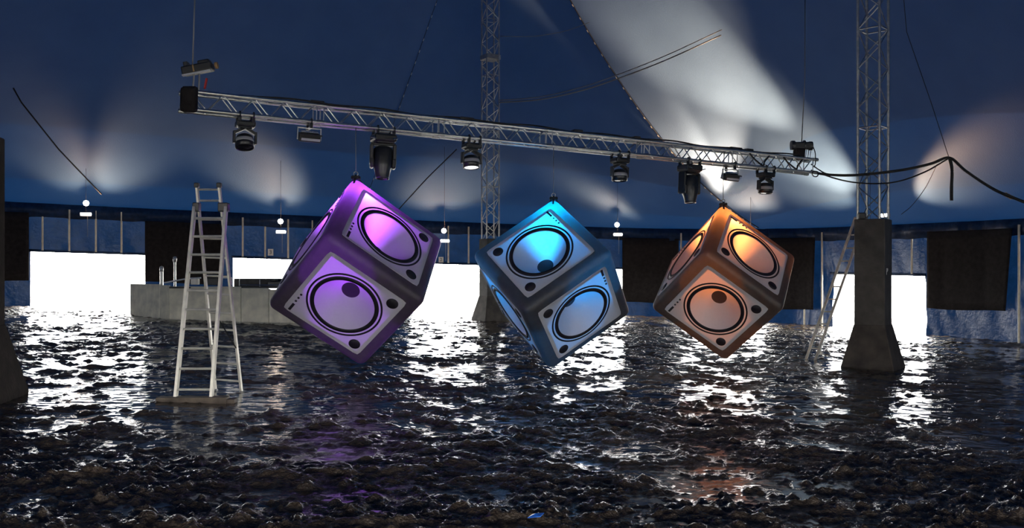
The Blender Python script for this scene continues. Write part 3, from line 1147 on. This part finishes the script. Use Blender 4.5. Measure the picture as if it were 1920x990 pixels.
fold = thing('folding_ladder', 'aluminium A-frame extension ladder standing on a timber plank, left of the purple cube', 'ladder')
FL0, FL1 = at(328.7, 752, 10.5), at(365, 388, 10.9)
FR0, FR1 = at(396, 752, 10.5), at(424, 388, 10.9)
RL0, RL1 = at(404, 733, 11.45), at(369, 349, 10.9)
RR0, RR1 = at(453, 737, 11.45), at(411, 349, 10.9)
ladder_rails(fold, FL0, FL1, FR0, FR1, 10, (.032, .068), .015, .055, .94, fr=[(752 - v) / 364 for v in (731, 693, 656, 620, 584, 548, 514, 480, 445, 410)])
ladder_rails(fold, RL0, RL1, RR0, RR1, 12, (.024, .055), .013, .05, .97, ('rear_rail', 'rear_rung'), [(735 - v) / 386 for v in (712, 679, 646, 614, 582, 547, 513, 479, 444, 409, 375, 355)])
for p, q in ((FL1, RL0.lerp(RL1, .9)), (FR1, RR0.lerp(RR1, .9))):
    bm = bmesh.new()
    c = (p + q) / 2
    add_box(bm, c, (max(.05, abs(p.x - q.x) + .05), .10, .11), bevel=.012)
    obj('hinge', me_from_bm(bm, 'hinge'), M['black'], fold)
for p in (RL1, RR1):
    bm = bmesh.new()
    add_box(bm, p + Vector((0, 0, .01)), (.055, .075, .06), bevel=.012)
    obj('end_cap', me_from_bm(bm, 'cap'), M['black'], fold)
for p in (FL0, FR0, RL0, RR0):
    bm = bmesh.new()
    add_box(bm, p + Vector((0, 0, -.005)), (.045, .085, .06), bevel=.01)
    obj('foot', me_from_bm(bm, 'foot'), M['grey'], fold)
pa, pb = FL0.lerp(RL0, .22), FR0.lerp(RR0, .42)
obj('spreader_strap', path_me([FR0.lerp(FR1, .42), RR0.lerp(RR1, .22)], .008, 6), M['rope'], fold)

bm = bmesh.new()
add_box(bm, (0, 0, 0), (.80, .16, .075), bevel=.006)
add_box(bm, (.44, .01, -.012), (.10, .14, .05), bevel=.006)
pl = at(362, 760, 10.48)
plank = tag(obj('timber_plank', me_from_bm(bm, 'plank'), M['wood'], None, (pl.x, pl.y, gz(pl.x, 0) + .03), (0, 0, math.radians(2))),
            'muddy timber plank lying under the feet of the folding ladder', 'plank')

lean = thing('leaning_ladder', 'single aluminium ladder leaning against the right tower column', 'ladder')
A0, B0 = at(1511.5, 673, 18.55), at(1529, 674, 18.45)
A1 = at(1597, 428, 17.55)
dv = A1 - A0
B1 = B0 + dv
ladder_rails(lean, A0 - dv * .01, A0 + dv * 1.08, B0 - dv * .01, B0 + dv * 1.08, 11, (.045, .075), .014, .09, .97)

# ------------------------------------------------------------------ counter
def yaw_of(a, b):
    return math.atan2(b.y - a.y, b.x - a.x)
cnt = thing('bar_counter', 'pale panelled service counter behind the folding ladder', 'counter')
C = [at(245, 592, 27.4), at(300, 600, 26.2), at(318, 603, 25.9), at(452, 604, 25.7), at(504, 604, 25.7), at(648, 605, 25.7)]
for a, b in zip(C[:-1], C[1:]):
    d = Vector((b.x - a.x, b.y - a.y, 0))
    mid = (a + b) / 2
    bm = bmesh.new()
    add_box(bm, (0, 0, .46), (d.length - .012, .05, 1.02), bevel=.006)
    bb = bmesh.new()
    add_box(bb, (0, .05, .45), (d.length + .05, .03, 1.0))
    obj('panel_backing', me_from_bm(bb, 'panel_backing'), M['counter_dark'], cnt, (mid.x, mid.y + .02, gz(mid.x, 0)), (0, 0, math.atan2(d.y, d.x)))
    obj('front_panel', me_from_bm(bm, 'front_panel'), M['counter'], cnt, (mid.x, mid.y + .02, gz(mid.x, 0)), (0, 0, math.atan2(d.y, d.x)))
for a, b, mm in ((C[2], C[5], 'counter_dark'),):
    d = Vector((b.x - a.x, b.y - a.y, 0))
    mid = (a + b) / 2
    bm = bmesh.new()
    add_box(bm, (0, .32, .985), (d.length, .72, .05), bevel=.008)
    obj('worktop', me_from_bm(bm, 'worktop'), M[mm], cnt, (mid.x, mid.y, gz(mid.x, 0)), (0, 0, math.atan2(d.y, d.x)))
    bm = bmesh.new()
    add_box(bm, (.35, .66, 1.12), (2.5, .03, .24), bevel=.005)
    obj('back_board', me_from_bm(bm, 'back_board'), M['counter_dark'], cnt, (mid.x, mid.y, gz(mid.x, 0)), (0, 0, math.atan2(d.y, d.x)))
    bm = bmesh.new()
    add_tube(bm, (-.5, .02, 1.055), (2.5, .02, 1.055), .014, 6)
    obj('edge_rail', me_from_bm(bm, 'edge_rail'), M['silver'], cnt, (mid.x, mid.y, gz(mid.x, 0)), (0, 0, math.atan2(d.y, d.x)))
def on_counter(u, dy=.3):
    y = 25.8 + dy
    x = (u - 960) / F * y
    return Vector((x, y, gz(x, 0) + 1.01))
bm = bmesh.new(); add_box(bm, (0, 0, .09), (.20, .2, .18), bevel=.02); add_box(bm, (0, -.105, .09), (.14, .01, .10))
tag(obj('till_box', me_from_bm(bm, 'till'), M['paper'], None, on_counter(366)), 'small whitish box on the counter behind the ladder', 'box')
bm = bmesh.new(); add_box(bm, (0, 0, .12), (.36, .25, .24), bevel=.015); add_box(bm, (0, -.13, .16), (.30, .012, .05)); add_tube(bm, (-.1, -.14, .2), (.1, -.14, .2), .012, 6)
tag(obj('equipment_case', me_from_bm(bm, 'case'), M['black'], None, on_counter(400, .35)), 'black equipment case on the counter behind the ladder rails', 'case', 'dark equipment cases on the counter')
bm = bmesh.new(); add_box(bm, (0, 0, .08), (.5, .3, .16), bevel=.02); add_box(bm, (-.1, 0, .19), (.2, .2, .07), bevel=.02)
tag(obj('equipment_case', me_from_bm(bm, 'case'), M['black'], None, on_counter(520, .35)), 'low black equipment case on the counter beside the purple cube', 'case', 'dark equipment cases on the counter')
bm = bmesh.new(); add_tube(bm, (-.55, 0, .05), (.12, 0, .17), .022, 8); add_tube(bm, (.12, 0, .17), (.5, 0, .19), .022, 8)
tag(obj('white_pipe', me_from_bm(bm, 'pipe'), M['white_strip'], None, on_counter(344, .05)), 'bent white pipe lying across the left end of the counter', 'pipe')
bm = bmesh.new(); add_tube(bm, (0, 0, 0), (.75, 0, 0), .016, 8); add_tube(bm, (0, 0, 0), (0, 0, -.20), .014, 8); add_tube(bm, (.75, 0, 0), (.75, 0, -.2), .014, 8)
tag(obj('pipe_rack', me_from_bm(bm, 'rack'), M['white_strip'], None, on_counter(386, .5) + Vector((0, 0, .20))), 'low white rail standing on the counter behind the ladder', 'rack')
for u, h, lab in ((303, .9, 'shorter grey bollard post behind the left end of the counter'), (328, 1.2, 'taller pale post with a round cap behind the counter')):
    y = 27.2
    x = (u - 960) / F * y
    t = thing('stub_post', lab, 'post', (x, y, gz(x, 0)))
    obj('shaft', tube_me((0, 0, -.1), (0, 0, h + .45), .05 if h < 1 else .035, 10), M['steel'], t)
    obj('cap', lathe_me([(0, h + .62), (.05, h + .60), (.06, h + .52), (.05, h + .45), (0, h + .44)], 14), M['steel'], t)
# stanchions along the right part of the counter
for u in (449, 487):
    p = on_counter(u, .1)
    tag(obj('counter_stanchion', tube_me((0, 0, 0), (0, 0, .2), .015, 8), M['steel'], None, p), 'thin upright stanchion on the counter, %s' % ('beside the ladder' if u == 449 else 'beside the low black case'), 'stanchion', 'stanchions on the counter')

# ------------------------------------------------------------------ flood lamps on the wall
from mathutils.bvhtree import BVHTree
_rv, _rf = [], []
for o in ceiling.children:
    if o.name.startswith('roof_'):
        k0 = len(_rv)
        _rv += [v.co.copy() for v in o.data.vertices]
        _rf += [[k0 + i for i in p.vertices] for p in o.data.polygons]
ROOF_TREE = BVHTree.FromPolygons(_rv, _rf)
def roof_hit(u, v):
    """the point of the roof cloth a lamp is trained on"""
    d = (at(u, v, 10) - Vector((0, 0, CAMZ))).normalized()
    h = ROOF_TREE.ray_cast(Vector((0, 0, CAMZ)), d)
    if h[0] is None:
        return at(u, v, 30), Vector((0, 0, 1))
    return h[0], h[1]
# beams: strength, patch centre, half width, upper and lower limit, softness
def flood(u, v, label, beams, glint_ball=.40, warm=(1, .62, .37)):
    l = L_of_u(u)
    p, n = rp(l), rin(l)
    base = p + n * 1.5
    Y = base.y
    z = CAMZ + (HOR - v) / F * Y
    t = thing('flood_lamp', label, 'lamp', (base.x, base.y, z), math.atan2(n.y, n.x) + math.pi / 2, group='flood lamps hung along the tent edge')
    bm = bmesh.new()
    add_box(bm, (0, .10, .0), (.05, .06, .05))
    add_box(bm, (0, .05, .0), (.36, .06, .12), bevel=.01)
    obj('housing', me_from_bm(bm, 'flood_housing'), M['grey'], t)
    bm = bmesh.new()
    add_box(bm, (0, -.0, .01), (.34, .06, .09), bevel=.02)
    obj('tube', me_from_bm(bm, 'flood_tube'), M['lamp'], t)
    obj('cable', tube_me((.05, .12, -.03), (.05, .12, -.75), .008, 6), M['wire'], t)
    up = ROOF_TREE.ray_cast(Vector((base.x - n.x * .12, base.y - n.y * .12, z)), Vector((0, 0, 1)))
    obj('drop_rod', tube_me((0, .12, 0), (0, .12, up[0].z - z + .02), .006, 6), M['rope'], t)
    if glint_ball:
        obj('glint_ball', lathe_me([(0, -.10), (.07, -.07), (.10, 0), (.07, .07), (0, .10)], 14), M['lamp'], t, (0, .30, glint_ball))  # glowing ball standing in for the glint on the roof above the lamp
    ld = bpy.data.lights.new('flood_light', 'POINT')
    ld.energy = FLOOD_W
    ld.color = warm
    ld.shadow_soft_size = .08
    lo = bpy.data.objects.new('flood_light', ld)
    COL.objects.link(lo)
    q = base + n * .16
    lo.location = (q.x, q.y, z + .02)
    for W_, (cu, cv), hu, vt, vb, blend in beams:
        src = Vector((q.x, q.y, z + .04))
        hc, hn = roof_hit(cu, cv)
        ht, hb = roof_hit(cu, vt)[0], roof_hit(cu, vb)[0]
        hl, hr = roof_hit(cu - hu, cv)[0], roof_hit(cu + hu, cv)[0]
        d = [(h - src).normalized() for h in (hc, ht, hb, hl, hr)]
        dn = (d[1] + d[2]).normalized()
        fan = max(d[3].angle(dn), d[4].angle(dn)) * 2
        rise = d[1].angle(d[2])
        cosi = max(.12, abs(hn.dot(d[0])))
        sd = bpy.data.lights.new('flood_beam', 'SPOT')
        sd.energy = min(32000, W_ * (hc - src).length ** 2 / cosi)
        sd.color = warm
        big = max(fan, rise)
        sd.spot_size = min(math.radians(150), big)
        sd.spot_blend = blend
        sd.shadow_soft_size = .08
        so = bpy.data.objects.new('flood_beam', sd)
        COL.objects.link(so)
        so.location = src
        so.rotation_euler = dn.to_track_quat('-Z', 'Y').to_euler()
        k = math.tan(big / 2)
        so.scale = (math.tan(fan / 2) / k, math.tan(rise / 2) / k, 1)
        print('BEAM', cu, cv, 'dist %.2f cos %.2f fan %.0f rise %.0f W %.0f elev %.0f' % ((hc - src).length, hn.dot(d[0]), math.degrees(fan), math.degrees(rise), sd.energy, math.degrees(math.asin(dn.z))), [round(math.degrees(math.asin(x.z))) for x in d])
    return t
flood(163, 402, 'flood lamp glowing over the wide left opening', [(46, (120, 290), 110, 190, 354, .8), (58, (232, 285), 110, 180, 354, .8)])
flood(523, 435, 'flood lamp glowing above the hanging number 3 sheet', [(68, (500, 310), 135, 215, 386, .7)])
flood(825, 452, 'flood lamp glowing right of the purple cube above number 2', [(64, (835, 340), 140, 255, 400, .7)])
flood(1150, 440, 'flood lamp hung at the tent edge behind the blue cube', [(90, (1125, 360), 120, 310, 405, 1.0)])
flood(1432, 446, 'flood lamp hung at the tent edge behind the orange cube', [(210, (1345, 230), 90, 90, 330, 1), (80, (1250, 180), 30, 60, 290, .9), (80, (1400, 340), 100, 270, 400, 1)], 0)
flood(1690, 446, 'flood lamp hidden behind the right tower column', [(190, (1515, 265), 80, 190, 350, 1), (130, (1520, 340), 80, 290, 395, 1), (190, (1340, 100), 80, 10, 220, .9)], 0)
flood(1722, 404, 'warm flood lamp shining beside the top of the right tower column', [(100, (1765, 332), 70, 270, 385, .75)], 0)
bm = bmesh.new(); add_box(bm, (-.33, -.02, .06), (.13, .10, .12), bevel=.02)
tag(obj('junction_box', me_from_bm(bm, 'jbox'), M['black'], None, (6.81 + .06, 17.1 - .12, gz(6.8, 0) + 2.80)), 'black junction box inside the foot of the right lattice tower', 'box')

# number sheets hanging over the openings
def number_sheet(u, v, ch, label, w, h):
    l = L_of_u(u)
    p, n = rp(l), rin(l)
    q = p + n * .16
    z = CAMZ + (HOR - v) / F * q.y
    t = thing('number_sheet', label, 'sign', (q.x, q.y, z), math.atan2(n.y, n.x) + math.pi / 2)
    obj('sheet', box_me((w, .01, h)), M['paper'], t)
    cu = bpy.data.curves.new('digit', 'FONT')
    cu.body = ch
    cu.size = h * .8
    cu.align_x = 'CENTER'
    cu.align_y = 'CENTER'
    cu.extrude = .003
    tmp = bpy.data.objects.new('digit_outline', cu)
    me = bpy.data.meshes.new_from_object(tmp)
    bpy.data.objects.remove(tmp)
    me.materials.clear()
    obj('digit', me, M['ink'], t, (0, -.008, 0), (math.pi / 2, 0, 0))
number_sheet(507, 473, '3', 'white sheet with number 3 over the opening behind the counter', .20, .25)
number_sheet(826, 487, '2', 'white sheet with number 2 over the opening right of the purple cube', .19, .22)

# ------------------------------------------------------------------ cables, ropes
def line(name, pts, r, label, cat, material='rope', group=None):
    return tag(obj(name, path_me(pts, r, 6), M[material]), label, cat, group)
E0 = TA + TD * (TL + .02)
H0 = at(1780, 296, 15.6)
fest = thing('cable_bundle', 'thick black cable bundle sagging from truss end past the right tower', 'cable')
obj('cable', path_me(curve_pts([E0 + Vector((0, 0, -.10)), at(1560, 328, 16.35), at(1610, 328, 16.2), at(1690, 319, 15.95), at(1745, 307, 15.75), H0, at(1810, 320, 15.5), at(1855, 350, 15.3), at(1890, 367, 15.1), at(1990, 405, 14.9)]), .026, 6), M['rope'], fest)
obj('cable', path_me(curve_pts([E0 + Vector((0, .02, -.06)), at(1575, 337, 16.35), at(1625, 344, 16.2), at(1680, 341, 15.95), at(1735, 322, 15.75), H0]), .014, 6), M['rope'], fest)
obj('cable', path_me(curve_pts([E0 + Vector((0, .0, .05)), at(1535, 318, 16.4), at(1555, 327, 16.36), at(1600, 330, 16.24)]), .012, 6), M['rope'], fest)
bm = bmesh.new()
for k in range(7):
    add_box(bm, at(1884 + 2.2 * k, 364 + 1.1 * k, 15.14), (.06, .05, .05), Matrix.Rotation(k, 3, 'Y'), bevel=.01)
o = obj('tape_knot', me_from_bm(bm, 'knot'), M['amber'], fest)
line('hanging_strap', curve_pts([at(1781, 297, 15.6), at(1785, 320, 15.6), at(1784, 350, 15.58), at(1784, 376, 15.57)]), .028, 'short black strap hanging down from the cable bundle peak', 'strap')
line('suspension_line', [at(1779, 295, 15.6), at(1745, 190, 15.9), at(1700, 60, 16.2), at(1675, -220, 16.6)], .006, 'thin line holding up the peak of the black cable bundle', 'line')
line('drop_wire', curve_pts([at(1757, 308, 15.7), at(1735, 352, 16.3), at(1710, 385, 17.0), at(1690, 402, 17.3)]), .006, 'thin wire curving from cable bundle down behind the right column', 'wire')
line('guy_rope', [at(25, 165, 26.0), at(40, 192, 26.3), at(110, 280, 28.0), at(190, 364, 30.2)], .022, 'dark guy rope slanting down the roof at the far left', 'rope')
line('guy_rope', [at(856, 280, 32.0), at(800, 335, 32.8), at(748, 392, 34.2)], .020, 'dark guy rope slanting down right of the purple cube', 'rope')
ct = [at(936, 192, 29.95), at(1010, 187, 29.6), at(1090, 170, 29.3), at(1165, 145, 29.2), at(1250, 112, 29.2), at(1352, 66, 29.3)]
rc = line('roof_cable', curve_pts(ct), .022, 'lower roof cable swagged from the centre tower to the bright roof panel', 'cable', 'wire', 'roof cables right of the centre tower')
line('roof_cable', curve_pts([p + Vector((0, -.1, .05 + .10 * (i / 5))) for i, p in enumerate(ct)]), .016, 'twin roof cable running just above the lower swagged one', 'cable', 'wire', 'roof cables right of the centre tower')
line('roof_cable', curve_pts([at(938, 68, 29.9), at(1000, 68, 29.8), at(1060, 58, 29.9), at(1105, 42, 30.1)]), .012, 'faint upper cable from the centre tower to the roof seam', 'cable', 'wire', 'roof cables right of the centre tower')
# loose scrap in the mud
bm = bmesh.new()
vv = [bm.verts.new(v) for v in ((-.05, -.02, 0), (.03, -.035, .012), (.055, .02, .02), (-.02, .035, .006), (0, 0, .022))]
for i in range(4):
    bm.faces.new((vv[i], vv[(i + 1) % 4], vv[4]))
g = bmesh.ops.extrude_face_region(bm, geom=list(bm.faces))
for e in g['geom']:
    if isinstance(e, bmesh.types.BMVert):
        e.co.z += .004
ps = at(1004, 976, 5.72)
tag(obj('plastic_scrap', me_from_bm(bm, 'scrap'), M['scrap'], None, (ps.x, ps.y, ps.z + .02)), 'bright blue plastic scrap lying in the mud at bottom centre', 'litter')
